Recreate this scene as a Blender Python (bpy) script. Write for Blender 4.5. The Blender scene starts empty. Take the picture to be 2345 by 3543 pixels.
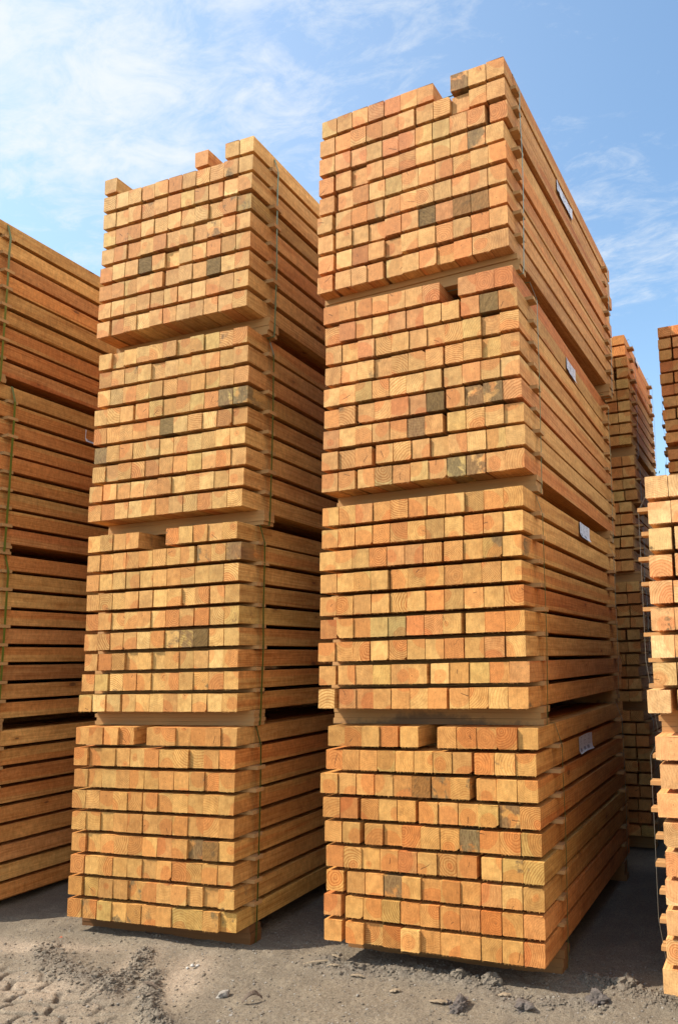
import bpy, bmesh, math, random
import numpy as np
from mathutils import Vector, Matrix, noise

scene = bpy.context.scene
C = scene.collection
rnd = random.Random(7)
rad = math.radians

# ------------------------------------------------------------------ camera
cd = bpy.data.cameras.new("camera")
cam = bpy.data.objects.new("camera", cd)
C.objects.link(cam)
ZG = 0.10                                  # the fit had the ground at -0.10
cam.location = (1.0822, -3.1669, 1.3460 + ZG)
cam.rotation_euler = (1.702306, 0.024762, 0.374763)
cd.sensor_fit = 'HORIZONTAL'
cd.sensor_width = 36.0
cd.lens = 2493.64 * 36.0 / 2345.0
cd.shift_x = -538.95 / 2345.0
cd.shift_y = 183.15 / 2345.0
cd.clip_start = 0.05
cd.clip_end = 3000
scene.camera = cam

# ------------------------------------------------------------------ sun and sky
SUNDIR = Vector((1.0, 0.54, -1.20)).normalized()      # the way the light travels
sl = bpy.data.lights.new("sun", 'SUN')
sl.energy = 4.4
sl.angle = rad(0.9)
sl.color = (1.0, 0.90, 0.76)
sun = bpy.data.objects.new("sun", sl)
C.objects.link(sun)
sun.rotation_euler = SUNDIR.to_track_quat('-Z', 'Y').to_euler()
sun_el = math.asin(-SUNDIR.z)
sun_az = math.atan2(-SUNDIR.x, -SUNDIR.y)

world = bpy.data.worlds.new("World")
scene.world = world
world.use_nodes = True
wt = world.node_tree
for n in list(wt.nodes):
    wt.nodes.remove(n)


class NT:
    """tiny helper for node trees"""
    def __init__(self, tree):
        self.t = tree

    def n(self, typ, **kw):
        nd = self.t.nodes.new(typ)
        for k, v in kw.items():
            if k == 'inp':
                for a, b in v.items():
                    s = nd.inputs[a]
                    if isinstance(b, bpy.types.NodeSocket):
                        self.t.links.new(b, s)
                    else:
                        s.default_value = b
            else:
                setattr(nd, k, v)
        return nd

    def math(self, op, a, b=None, c=None, clamp=False):
        nd = self.t.nodes.new('ShaderNodeMath')
        nd.operation = op
        nd.use_clamp = clamp
        for i, v in enumerate((a, b, c)):
            if v is None:
                continue
            if isinstance(v, bpy.types.NodeSocket):
                self.t.links.new(v, nd.inputs[i])
            else:
                nd.inputs[i].default_value = v
        return nd.outputs[0]

    def smooth(self, v, a, b, lo=0.0, hi=1.0):
        nd = self.t.nodes.new('ShaderNodeMapRange')
        nd.interpolation_type = 'SMOOTHSTEP'
        for i, x in enumerate((v, a, b, lo, hi)):
            if isinstance(x, bpy.types.NodeSocket):
                self.t.links.new(x, nd.inputs[i])
            else:
                nd.inputs[i].default_value = x
        return nd.outputs[0]

    def mix(self, fac, a, b, blend='MIX'):
        nd = self.t.nodes.new('ShaderNodeMix')
        nd.data_type = 'RGBA'
        nd.blend_type = blend
        for i, x in ((0, fac), (6, a), (7, b)):
            if isinstance(x, bpy.types.NodeSocket):
                self.t.links.new(x, nd.inputs[i])
            else:
                nd.inputs[i].default_value = (*x, 1.0) if isinstance(x, tuple) and len(x) == 3 else x
        return nd.outputs[2]

    def noise(self, vec, scale, detail=3.0, rough=0.55, dist=0.0, out=0):
        nd = self.n('ShaderNodeTexNoise', inp={'Scale': scale, 'Detail': detail, 'Roughness': rough, 'Distortion': dist})
        if vec is not None:
            self.t.links.new(vec, nd.inputs['Vector'])
        return nd.outputs[out]

    def mapping(self, vec, scale=(1, 1, 1), rot=(0, 0, 0), loc=(0, 0, 0)):
        return self.n('ShaderNodeMapping', inp={'Vector': vec, 'Scale': scale, 'Rotation': rot, 'Location': loc}).outputs[0]


W = NT(wt)
sky = W.n('ShaderNodeTexSky', sky_type='NISHITA')
sky.sun_disc = False
sky.sun_elevation = sun_el
sky.sun_rotation = sun_az
sky.altitude = 50
sky.air_density = 1.15
sky.dust_density = 1.6
sky.ozone_density = 1.5
dirv = W.n('ShaderNodeTexCoord').outputs['Generated']
sep = W.n('ShaderNodeSeparateXYZ', inp={0: dirv})
# clouds live on a high flat layer: direction divided by height
zc = W.math('MAXIMUM', sep.outputs[2], 0.06)
u = W.math('DIVIDE', sep.outputs[0], zc)
v = W.math('DIVIDE', sep.outputs[1], zc)
uv = W.n('ShaderNodeCombineXYZ', inp={0: u, 1: v, 2: 0.0}).outputs[0]
streak = W.mapping(uv, scale=(1.0, 1.75, 1.0), rot=(0, 0, rad(38)))
wisp = W.noise(streak, 6.5, 9.0, 0.68, 0.5)
puff = W.noise(uv, 2.1, 5.0, 0.55, 0.2)
fine = W.noise(streak, 17.0, 5.0, 0.6, 0.3)
body = W.math('ADD', W.math('MULTIPLY', wisp, 0.62), W.math('ADD', W.math('MULTIPLY', puff, 0.30), W.math('MULTIPLY', fine, 0.16)))
# a bank of thin cloud on the west side, thinning to the north-east
du = W.math('SUBTRACT', u, -1.02)
dv = W.math('SUBTRACT', v, 0.78)
r2 = W.math('ADD', W.math('MULTIPLY', W.math('MULTIPLY', du, du), 1.5), W.math('MULTIPLY', W.math('MULTIPLY', dv, dv), 1.1))
bank = W.math('POWER', 2.718, W.math('MULTIPLY', r2, -1.7))
du2 = W.math('SUBTRACT', u, -0.20)
dv2 = W.math('SUBTRACT', v, 1.70)
r3 = W.math('ADD', W.math('MULTIPLY', W.math('MULTIPLY', du2, du2), 5.0), W.math('MULTIPLY', W.math('MULTIPLY', dv2, dv2), 6.0))
bank2 = W.math('POWER', 2.718, W.math('MULTIPLY', r3, -1.6))
cover = W.math('ADD', W.math('MULTIPLY', bank, 0.30), W.math('MULTIPLY', bank2, 0.17))
dens = W.smooth(W.math('ADD', body, cover), 0.58, 1.0)
dens = W.math('MULTIPLY', dens, 0.90)
veil = W.math('ADD', W.math('MULTIPLY', bank, 0.20), 0.02)
amt = W.math('MAXIMUM', dens, veil)
hazec = W.smooth(sep.outputs[2], 0.62, 0.0)
skyc = W.mix(1.0, sky.outputs[0], (0.80, 0.94, 0.96), 'MULTIPLY')
skyc = W.mix(W.math('MULTIPLY', hazec, 0.30), skyc, (2.5, 3.3, 4.0))
skyc = W.mix(amt, skyc, (3.35, 3.5, 3.62))
# unseen bright cloud, added over the eastern sky to light the shaded sides
east = W.math('MULTIPLY', W.smooth(sep.outputs[0], 0.10, 0.62), W.smooth(body, 0.40, 0.72, 0.55, 1.0))
skyc = W.mix(W.math('MULTIPLY', east, 0.95), skyc, (8.2, 7.9, 7.4))
bg = W.n('ShaderNodeBackground', inp={'Color': skyc, 'Strength': 0.15})
wo = W.n('ShaderNodeOutputWorld', inp={'Surface': bg.outputs[0]})

scene.view_settings.view_transform = 'Standard'
scene.view_settings.look = 'None'
scene.view_settings.exposure = 0.92
scene.view_settings.gamma = 1.0
scene.cycles.max_bounces = 6
scene.cycles.diffuse_bounces = 4


# ------------------------------------------------------------------ materials
def new_mat(name):
    m = bpy.data.materials.new(name)
    m.use_nodes = True
    nt = m.node_tree
    for n in list(nt.nodes):
        nt.nodes.remove(n)
    return m, NT(nt)


def finish(T, col, rough, bump=None, strength=0.3, dist=0.001, spec=0.3, **extra):
    inp = {'Base Color': col, 'Roughness': rough, 'Specular IOR Level': spec}
    inp.update(extra)
    p = T.n('ShaderNodeBsdfPrincipled', inp=inp)
    if bump is not None:
        b = T.n('ShaderNodeBump', inp={'Height': bump, 'Strength': strength, 'Distance': dist})
        T.t.links.new(b.outputs[0], p.inputs['Normal'])
    T.n('ShaderNodeOutputMaterial', inp={'Surface': p.outputs[0]})


def wood_material():
    """solid growth-ring wood: rings on the sawn ends run out as grain along the sides;
    tint comes from the object's own colour, pith position from its random number"""
    m, T = new_mat('sawn_wood')
    oi = T.n('ShaderNodeObjectInfo')
    R = oi.outputs['Random']
    tint = oi.outputs['Color']
    tc = T.n('ShaderNodeTexCoord').outputs['Object']
    s = T.n('ShaderNodeSeparateXYZ', inp={0: tc})
    ang = T.math('MULTIPLY', R, 6.2832 * 7)
    R2 = T.math('FRACT', T.math('MULTIPLY', R, 37.77))
    R3 = T.math('FRACT', T.math('MULTIPLY', R, 91.13))
    R4 = T.math('FRACT', T.math('MULTIPLY', R, 173.9))
    dist = T.math('MULTIPLY_ADD', R2, 0.115, 0.010)
    px = T.math('MULTIPLY_ADD', T.math('COSINE', ang), dist, 0.05)
    pz = T.math('MULTIPLY_ADD', T.math('SINE', ang), dist, 0.05)
    # seed the noises per beam
    seed = T.n('ShaderNodeCombineXYZ', inp={0: T.math('MULTIPLY', R, 50.0), 1: T.math('MULTIPLY', R2, 50.0), 2: T.math('MULTIPLY', R3, 50.0)}).outputs[0]
    pos = T.n('ShaderNodeVectorMath', operation='ADD', inp={0: tc, 1: seed}).outputs[0]
    wob = T.noise(T.mapping(pos, scale=(9, 1.6, 9)), 1.0, 3.0, 0.5, out=1)
    wv = T.n('ShaderNodeSeparateXYZ', inp={0: wob})
    dx = T.math('ADD', T.math('SUBTRACT', s.outputs[0], px), T.math('MULTIPLY', T.math('SUBTRACT', wv.outputs[0], 0.5), 0.045))
    dz = T.math('ADD', T.math('SUBTRACT', s.outputs[2], pz), T.math('MULTIPLY', T.math('SUBTRACT', wv.outputs[2], 0.5), 0.045))
    r = T.math('SQRT', T.math('ADD', T.math('MULTIPLY', dx, dx), T.math('MULTIPLY', dz, dz)))
    pitch = T.math('MULTIPLY_ADD', R3, 0.0095, 0.0050)
    ph = T.math('FRACT', T.math('DIVIDE', r, pitch))
    late = T.math('MULTIPLY', T.smooth(ph, 0.35, 0.85), T.smooth(ph, 1.0, 0.93))
    # facing: is this the cut end?
    nrm = T.n('ShaderNodeNewGeometry').outputs['Normal']
    on = T.n('ShaderNodeVectorTransform', vector_type='NORMAL', convert_from='WORLD', convert_to='OBJECT', inp={0: nrm}).outputs[0]
    ny = T.math('ABSOLUTE', T.n('ShaderNodeSeparateXYZ', inp={0: on}).outputs[1])
    end = T.smooth(ny, 0.6, 0.8)
    side = T.math('SUBTRACT', 1.0, end)
    # heartwood: pinker centre with a fairly crisp limit
    hr = T.math('MULTIPLY_ADD', R4, 0.085, 0.012)
    heart = T.smooth(r, hr, T.math('ADD', hr, 0.006), 1.0, 0.0)
    blot = T.noise(T.mapping(pos, scale=(1, .25, 1)), 16.0, 3.0, 0.6)
    sapw = T.mix(T.smooth(blot, 0.35, 0.72), T.mix(1.0, tint, (1.10, 1.13, 1.12), 'MULTIPLY'), T.mix(1.0, tint, (0.90, 0.86, 0.80), 'MULTIPLY'))
    hw = T.mix(1.0, tint, (0.98, 0.74, 0.64), 'MULTIPLY')
    col = T.mix(T.math('MULTIPLY', heart, 0.78), sapw, hw)
    # late wood lines, stronger on some beams
    cr_ = T.math('FRACT', T.math('MULTIPLY', R, 311.7))
    con = T.math('MULTIPLY', T.math('MULTIPLY_ADD', T.math('MULTIPLY', cr_, cr_), 0.85, 0.12), T.math('MULTIPLY_ADD', end, 0.5, 0.5))
    col = T.mix(T.math('MULTIPLY', late, con), col, T.mix(1.0, col, (0.66, 0.46, 0.30), 'MULTIPLY'))
    # long fibres on the sides
    fib = T.noise(T.mapping(pos, scale=(150, 2.6, 150)), 1.0, 3.0, 0.6)
    fib2 = T.noise(T.mapping(pos, scale=(26, 1.1, 26)), 1.0, 3.0, 0.6)
    ff = T.math('MULTIPLY', T.math('MULTIPLY', T.smooth(fib, 0.40, 0.70), 0.60), side)
    col = T.mix(ff, col, T.mix(1.0, col, (0.70, 0.56, 0.42), 'MULTIPLY'))
    f2 = T.math('MULTIPLY', T.smooth(fib2, 0.50, 0.74), T.math('MULTIPLY', side, 0.85))
    col = T.mix(f2, col, T.mix(1.0, col, (0.74, 0.60, 0.50), 'MULTIPLY'))
    # knots, mostly on the sides
    kv = T.n('ShaderNodeTexVoronoi', inp={'Vector': T.mapping(pos, scale=(7.5, 3.4, 7.5)), 'Scale': 1.0, 'Randomness': 1.0})
    kd = kv.outputs['Distance']
    kc = T.n('ShaderNodeSeparateColor', inp={0: kv.outputs['Color']}).outputs[0]
    kon = T.smooth(kc, 0.50, 0.54)
    krad = T.math('MULTIPLY_ADD', kc, 0.13, 0.0)
    knot = T.math('MULTIPLY', kon, T.smooth(kd, T.math('MULTIPLY', krad, 0.55), krad, 1.0, 0.0))
    ring = T.math('MULTIPLY', kon, T.smooth(kd, krad, T.math('MULTIPLY', krad, 2.6), 1.0, 0.0))
    knot = T.math('MULTIPLY', knot, T.math('MULTIPLY_ADD', side, 0.75, 0.18))
    col = T.mix(T.math('MULTIPLY', ring, T.math('MULTIPLY_ADD', side, 0.35, 0.08)), col, T.mix(1.0, col, (0.72, 0.52, 0.38), 'MULTIPLY'))
    col = T.mix(T.math('MULTIPLY', knot, 0.8), col, (0.10, 0.045, 0.02))
    # sawing marks, dust specks and a few checks on the ends
    saw = T.noise(T.mapping(pos, scale=(340, 60, 26), rot=(0, rad(18), 0)), 1.0, 2.0, 0.6)
    speck = T.noise(pos, 260.0, 3.0, 0.7)
    big = T.noise(T.mapping(pos, scale=(1, 1, 1)), 34.0, 4.0, 0.65)
    sh = T.math('MULTIPLY_ADD', T.math('SUBTRACT', saw, 0.5), 0.62, 1.0)
    sh = T.math('MULTIPLY', sh, T.math('MULTIPLY_ADD', T.math('SUBTRACT', speck, 0.5), 0.70, 1.0))
    sh = T.math('MULTIPLY', sh, T.math('MULTIPLY_ADD', T.math('SUBTRACT', big, 0.5), 0.80, 1.0))
    shc = T.n('ShaderNodeCombineColor', inp={0: sh, 1: sh, 2: sh}).outputs[0]
    col = T.mix(1.0, col, shc, 'MULTIPLY')
    # a check (crack) running out from the pith on some beams
    ca = T.math('ARCTAN2', dz, dx)
    w = T.math('ABSOLUTE', T.math('SUBTRACT', ca, T.math('MULTIPLY_ADD', T.math('FRACT', T.math('MULTIPLY', R, 533.3)), 6.0, -3.0)))
    crack = T.smooth(T.math('MULTIPLY', w, r), 0.0009, 0.0026, 1.0, 0.0)
    crack = T.math('MULTIPLY', T.math('MULTIPLY', crack, end), T.smooth(T.math('FRACT', T.math('MULTIPLY', R, 719.1)), 0.72, 0.76))
    crack = T.math('MULTIPLY', crack, T.smooth(r, T.math('MULTIPLY_ADD', R3, 0.05, 0.012), T.math('MULTIPLY_ADD', R3, 0.04, 0.006), 0.0, 1.0))
    col = T.mix(T.math('MULTIPLY', crack, 0.8), col, (0.05, 0.02, 0.008))
    pith = T.math('MULTIPLY', T.smooth(r, 0.0015, 0.004, 1.0, 0.0), end)
    col = T.mix(T.math('MULTIPLY', pith, 0.6), col, (0.12, 0.045, 0.015))
    # weather stain creeping over part of the sawn end; its reach is the object's alpha
    al = T.math('SUBTRACT', 1.0, oi.outputs['Alpha'])
    sn = T.math('ADD', T.noise(pos, 11.0, 4.0, 0.6, 0.5), T.math('MULTIPLY', T.math('SUBTRACT', T.noise(pos, 70.0, 3.0, 0.6), 0.5), 0.18))
    thr = T.math('SUBTRACT', 0.74, T.math('MULTIPLY', al, 0.42))
    near = T.smooth(s.outputs[1], 0.01, 0.25, 1.0, 0.08)
    stain = T.math('MULTIPLY', T.math('MULTIPLY', T.smooth(sn, thr, T.math('ADD', thr, 0.11)), T.smooth(al, 0.02, 0.10)), near)
    torn = T.noise(T.n('ShaderNodeVectorRotate', rotation_type='Y_AXIS', inp={'Vector': pos, 'Angle': T.math('MULTIPLY', R, 40.0)}).outputs[0] if False else T.mapping(pos, scale=(170, 8, 50), rot=(0, rad(35), 0)), 1.0, 4.0, 0.65)
    stc = T.mix(T.smooth(torn, 0.35, 0.65), T.mix(R3, (0.085, 0.058, 0.026), (0.120, 0.058, 0.024)), T.mix(R3, (0.215, 0.152, 0.066), (0.235, 0.130, 0.052)))
    col = T.mix(T.math('MULTIPLY', stain, 0.86), col, stc)
    h = T.math('ADD', T.math('MULTIPLY', saw, 0.5), T.math('ADD', T.math('MULTIPLY', speck, 0.5), T.math('MULTIPLY', T.math('MULTIPLY', fib, side), 0.6)))
    finish(T, col, 0.76, h, 0.85, 0.0028, 0.18)
    return m


def weathered_material():
    """rough, torn, weathered end grain for the dark grey-brown beams"""
    m, T = new_mat('weathered_wood')
    oi = T.n('ShaderNodeObjectInfo')
    tc = T.n('ShaderNodeTexCoord').outputs['Object']
    R = oi.outputs['Random']
    seed = T.n('ShaderNodeCombineXYZ', inp={0: T.math('MULTIPLY', R, 50.0), 1: R, 2: T.math('MULTIPLY', R, 13.0)}).outputs[0]
    pos = T.n('ShaderNodeVectorMath', operation='ADD', inp={0: tc, 1: seed}).outputs[0]
    rot = T.n('ShaderNodeVectorRotate', rotation_type='Y_AXIS', inp={'Vector': pos, 'Angle': T.math('MULTIPLY', R, 40.0)}).outputs[0]
    torn = T.noise(T.mapping(rot, scale=(190, 8, 45)), 1.0, 5.0, 0.7, 0.5)
    blot = T.noise(rot, 24.0, 4.0, 0.6, 0.4)
    a = T.mix(1.0, oi.outputs['Color'], (0.72, 0.68, 0.64), 'MULTIPLY')
    b = T.mix(1.0, oi.outputs['Color'], (1.28, 1.26, 1.22), 'MULTIPLY')
    col = T.mix(T.smooth(torn, 0.36, 0.64), a, b)
    col = T.mix(T.math('MULTIPLY', T.smooth(blot, 0.52, 0.66), 0.5), col, T.mix(R, (0.060, 0.040, 0.022), (0.24, 0.15, 0.06)))
    finish(T, col, 0.85, T.math('ADD', torn, blot), 0.9, 0.004, 0.15)
    return m


def lath_material(smear=False):
    m, T = new_mat('muddy_bearer_wood' if smear else 'sticker_wood')
    oi = T.n('ShaderNodeObjectInfo')
    R = oi.outputs['Random']
    tc = T.n('ShaderNodeTexCoord').outputs['Object']
    seed = T.n('ShaderNodeCombineXYZ', inp={0: T.math('MULTIPLY', R, 50.0), 1: T.math('MULTIPLY', R, 70.0), 2: T.math('MULTIPLY', R, 13.0)}).outputs[0]
    pos = T.n('ShaderNodeVectorMath', operation='ADD', inp={0: tc, 1: seed}).outputs[0]
    fib = T.noise(T.mapping(pos, scale=(3.5, 120, 160)), 1.0, 3.0, 0.6)
    blot = T.noise(T.mapping(pos, scale=(5, 14, 14)), 1.0, 3.0, 0.6)
    base = T.mix(R, (0.47, 0.255, 0.098), (0.39, 0.215, 0.084))
    col = T.mix(T.math('MULTIPLY', T.smooth(fib, 0.40, 0.72), 0.45), base, (0.34, 0.19, 0.075))
    col = T.mix(T.math('MULTIPLY', T.smooth(blot, 0.50, 0.75), 0.35), col, (0.30, 0.21, 0.12))
    col = T.mix(1.0, col, oi.outputs['Color'], 'MULTIPLY')
    if smear:
        so = T.n('ShaderNodeSeparateXYZ', inp={0: tc})
        ex = T.math('DIVIDE', T.math('SUBTRACT', so.outputs[0], 0.55), 0.27)
        g_ = T.math('POWER', 2.718, T.math('MULTIPLY', T.math('MULTIPLY', ex, ex), -1.0))
        lim = T.math('MULTIPLY_ADD', T.math('SUBTRACT', T.noise(tc, 22.0, 4.0, 0.65), 0.5), 0.09, T.math('MULTIPLY', g_, 0.062))
        col = T.mix(T.math('MULTIPLY', T.smooth(T.math('SUBTRACT', lim, so.outputs[2]), -0.024, 0.026), 0.72), col, (0.060, 0.045, 0.034))
    finish(T, col, 0.75, fib, 0.5, 0.001, 0.2)
    return m


M_WOOD = wood_material()
M_WEATH = weathered_material()
M_LATH = lath_material()
M_LATH_MUD = lath_material(True)


def plain(name, col, rough, spec=0.3, vary=0.25, scale=40.0, bump=0.0, **extra):
    m, T = new_mat(name)
    tc = T.n('ShaderNodeTexCoord').outputs['Object']
    nz = T.noise(tc, scale, 4.0, 0.6)
    dark = tuple(c * (1 - vary) for c in col)
    c = T.mix(T.smooth(nz, 0.3, 0.7), col, dark)
    finish(T, c, rough, nz if bump else None, bump, 0.003, spec, **extra)
    return m


def strap_material():
    m, T = new_mat('strap_plastic')
    oi = T.n('ShaderNodeObjectInfo')
    tc = T.n('ShaderNodeTexCoord').outputs['Object']
    nz = T.noise(T.mapping(tc, scale=(1, 1, 5)), 6.0, 2.0, 0.5)
    c = T.mix(nz, T.mix(1.0, oi.outputs['Color'], (0.75, 0.75, 0.75), 'MULTIPLY'), oi.outputs['Color'])
    finish(T, c, 0.32, None, 0, 0, 0.5)
    return m


M_STRAP = strap_material()
M_PAPER = plain('label_paper', (0.56, 0.58, 0.66), 0.42, 0.5, 0.10, 60.0)
M_INK = plain('label_ink', (0.20, 0.20, 0.24), 0.6, 0.2, 0.2, 90.0)
M_CHIP = plain('pale_splinter', (0.26, 0.20, 0.135), 0.8, 0.2, 0.45, 60.0, 0.5)
M_BARK = plain('bark_brown', (0.13, 0.095, 0.07), 0.85, 0.2, 0.5, 50.0, 0.6)
M_STONE = plain('pale_stone', (0.25, 0.225, 0.195), 0.8, 0.25, 0.35, 60.0, 0.5)
M_STONEW = plain('white_stone', (0.42, 0.40, 0.37), 0.7, 0.3, 0.3, 60.0, 0.4)
M_MUD = plain('dried_mud', (0.168, 0.140, 0.108), 0.95, 0.1, 0.30, 90.0, 0.9)
M_DARKMUD = plain('damp_mud', (0.118, 0.098, 0.086), 0.9, 0.15, 0.45, 80.0, 0.9)
M_ORANGE = plain('orange_plastic', (0.55, 0.12, 0.05), 0.5, 0.4, 0.2, 60.0)
M_LEAF = plain('leaf_green', (0.05, 0.085, 0.03), 0.7, 0.2, 0.5, 3.0)
M_TRUNK = plain('trunk_bark', (0.09, 0.07, 0.05), 0.9, 0.1, 0.4, 6.0)


# ------------------------------------------------------------------ object helpers
def link_obj(name, data, parent=None, loc=(0, 0, 0), rot=(0, 0, 0)):
    o = bpy.data.objects.new(name, data)
    C.objects.link(o)
    o.parent = parent
    o.location = loc
    o.rotation_euler = rot
    return o


def tag(o, label=None, cat=None, group=None, kind=None):
    for k, v in (('label', label), ('category', cat), ('group', group), ('kind', kind)):
        if v:
            o[k] = v


def to_mesh(name, bm, mats, smooth=False):
    me = bpy.data.meshes.new(name)
    bm.normal_update()
    bm.to_mesh(me)
    bm.free()
    for m in (mats if isinstance(mats, (list, tuple)) else [mats]):
        me.materials.append(m)
    if smooth:
        for p in me.polygons:
            p.use_smooth = True
    return me


def box(bm, x0, x1, y0, y1, z0, z1, jit=0.0, r=rnd):
    j = lambda: r.uniform(-jit, jit)
    vs = [bm.verts.new((x + j(), y + j(), z + j())) for x, y, z in
          ((x0, y0, z0), (x1, y0, z0), (x1, y1, z0), (x0, y1, z0), (x0, y0, z1), (x1, y0, z1), (x1, y1, z1), (x0, y1, z1))]
    for f in ((0, 1, 5, 4), (1, 2, 6, 5), (2, 3, 7, 6), (3, 0, 4, 7), (4, 5, 6, 7), (3, 2, 1, 0)):
        bm.faces.new([vs[i] for i in f])
    return vs


BH = 0.0965
DZ = 0.0035                                 # tops stay where a 100 mm beam would end


def beam_mesh(name, length, w, h, r, wane=None, torn=False):
    """a sawn beam lying along Y, its front end at y=0, lower left edge at the origin"""
    bm = bmesh.new()
    cuts = []
    for k in range(4):                                   # lower left, lower right, upper right, upper left
        c = r.uniform(0.0010, 0.0026)
        if wane == k:
            c = r.uniform(0.006, 0.019)
        cuts.append(c)
    ys = [0.0, 0.012, 0.05, 0.3 * length, 0.6 * length, length - 0.02, length]
    bowx, bowz = r.uniform(-0.002, 0.002), r.uniform(-0.001, 0.001)
    rings = []
    for i, y in enumerate(ys):
        t = y / length
        ox = bowx * 4 * t * (1 - t)
        oz = bowz * 4 * t * (1 - t)
        pts = []
        for k, (cx, cz, sx, sz) in enumerate(((0, 0, 1, 1), (w, 0, -1, 1), (w, h, -1, -1), (0, h, 1, -1))):
            c = cuts[k]
            ex = 0.6 if wane == k and y > 0.4 * length else 1.0
            a = (cx + sx * c * ex, cz)
            b = (cx, cz + sz * c * ex * r.uniform(0.7, 1.2))
            pts += [b, a] if k in (0, 2) else [a, b]
        ring = []
        for (x, z) in pts:
            jy = r.uniform(-0.0012, 0.0012) if i == 0 else 0.0
            ring.append(bm.verts.new((x + ox + r.uniform(-.0004, .0004), y + jy, z + oz + r.uniform(-.0004, .0004))))
        rings.append(ring)
    for a, b in zip(rings, rings[1:]):
        n = len(a)
        for i in range(n):
            bm.faces.new((a[i], a[(i + 1) % n], b[(i + 1) % n], b[i]))
    ff = bm.faces.new(rings[0][::-1])
    bm.faces.new(rings[-1])
    if torn:
        ff.material_index = 1
    # torn fibres hanging on the lower and side edges of the sawn end
    for _ in range(r.randint(10, 34)):
        if r.random() < 0.72:
            x = r.uniform(0.003, w - 0.003); z = 0.0005
            d = Vector((r.uniform(-0.003, 0.003), r.uniform(-0.003, 0.001), -r.choice((0.002, 0.003, 0.004, 0.006, 0.009)) * r.uniform(0.6, 1.2)))
            wdt = Vector((r.uniform(0.0006, 0.0018), 0, 0))
        else:
            x = 0.0003; z = r.uniform(0.004, h - 0.004)
            d = Vector((-r.uniform(0.001, 0.007), r.uniform(-0.002, 0.001), r.uniform(-0.002, 0.002)))
            wdt = Vector((0, 0, r.uniform(0.0004, 0.0010)))
        p = Vector((x, r.uniform(-0.0005, 0.002), z))
        v = [bm.verts.new(p - wdt), bm.verts.new(p + wdt), bm.verts.new(p + d)]
        bm.faces.new(v)
    bmesh.ops.recalc_face_normals(bm, faces=[f for f in bm.faces if len(f.verts) > 3])
    return to_mesh(name, bm, [M_WOOD, M_WEATH])


TINT = {
    'Y': (0.535, 0.302, 0.102), 'O': (0.520, 0.262, 0.088), 'R': (0.480, 0.214, 0.080),
    'P': (0.620, 0.375, 0.140), 'G': (0.460, 0.300, 0.098), 'S': (0.400, 0.250, 0.100),
    'B': (0.260, 0.135, 0.046), 'K': (0.175, 0.108, 0.040), 'H': (0.370, 0.275, 0.105),
}


class Stack:
    pass


mesh_cache = {}


def variants(length, w):
    key = (round(length, 2), round(w, 3))
    if key not in mesh_cache:
        r = random.Random(int(length * 1000) + int(w * 7000))
        plainv = [beam_mesh('beam', length, w, BH if w > 0.097 else 0.0772, r, wane=None) for _ in range(7)]
        hh = BH if w > 0.097 else 0.0772
        wanev = [beam_mesh('beam', length, w, hh, r, wane=k) for k in (0, 1, 1, 2)]
        tornv = [beam_mesh('beam', length, w, hh, r, wane=None, torn=True) for _ in range(3)]
        mesh_cache[key] = (plainv, wanev, tornv)
    return mesh_cache[key]


STK = {}


def lath_mesh(width, wy, th, n=1, seed=0):
    """one sticker, or a bearer of n laths laid on each other; X across, origin at left lower front corner"""
    r = random.Random(seed)
    bm = bmesh.new()
    t = th / n
    for i in range(n):
        a = r.uniform(-0.012, 0.006) if n > 1 else 0
        b = r.uniform(-0.012, 0.008) if n > 1 else 0
        yo = r.uniform(-0.004, 0.004) if n > 1 else 0
        x0, x1 = a, width + b
        segs = 5
        prev = None
        for k in range(segs + 1):
            x = x0 + (x1 - x0) * k / segs
            ring = [bm.verts.new((x + r.uniform(-.001, .001), y + yo + r.uniform(-.0008, .0008), z + r.uniform(-.0003, .0003)))
                    for y, z in ((0, i * t + 0.0004), (wy, i * t + 0.0004), (wy, (i + 1) * t - 0.0005), (0, (i + 1) * t - 0.0005))]
            if prev:
                for q in range(4):
                    bm.faces.new((prev[q], prev[(q + 1) % 4], ring[(q + 1) % 4], ring[q]))
            else:
                bm.faces.new(ring[::-1])
            prev = ring
        bm.faces.new(prev)
    bmesh.ops.recalc_face_normals(bm, faces=bm.faces[:])
    return to_mesh('lath', bm, M_LATH)


def ribbon(pts, width, th, closed=True):
    """a flat band following pts (x,z) at constant y, width along y"""
    bm = bmesh.new()
    n = len(pts)
    rings = []
    for i, (x, z) in enumerate(pts):
        a = Vector(pts[i - 1]); b = Vector(pts[(i + 1) % n]); t = (b - a).normalized()
        nx, nz = t.y, -t.x                               # outward for clockwise paths
        rings.append([bm.verts.new((x, 0, z)), bm.verts.new((x, width, z)),
                      bm.verts.new((x + nx * th, width, z + nz * th)), bm.verts.new((x + nx * th, 0, z + nz * th))])
    for i in range(n):
        a, b = rings[i], rings[(i + 1) % n]
        for q in range(4):
            bm.faces.new((a[q], a[(q + 1) % 4], b[(q + 1) % 4], b[q]))
    bmesh.ops.recalc_face_normals(bm, faces=bm.faces[:])
    return to_mesh('strap', bm, M_STRAP)


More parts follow.
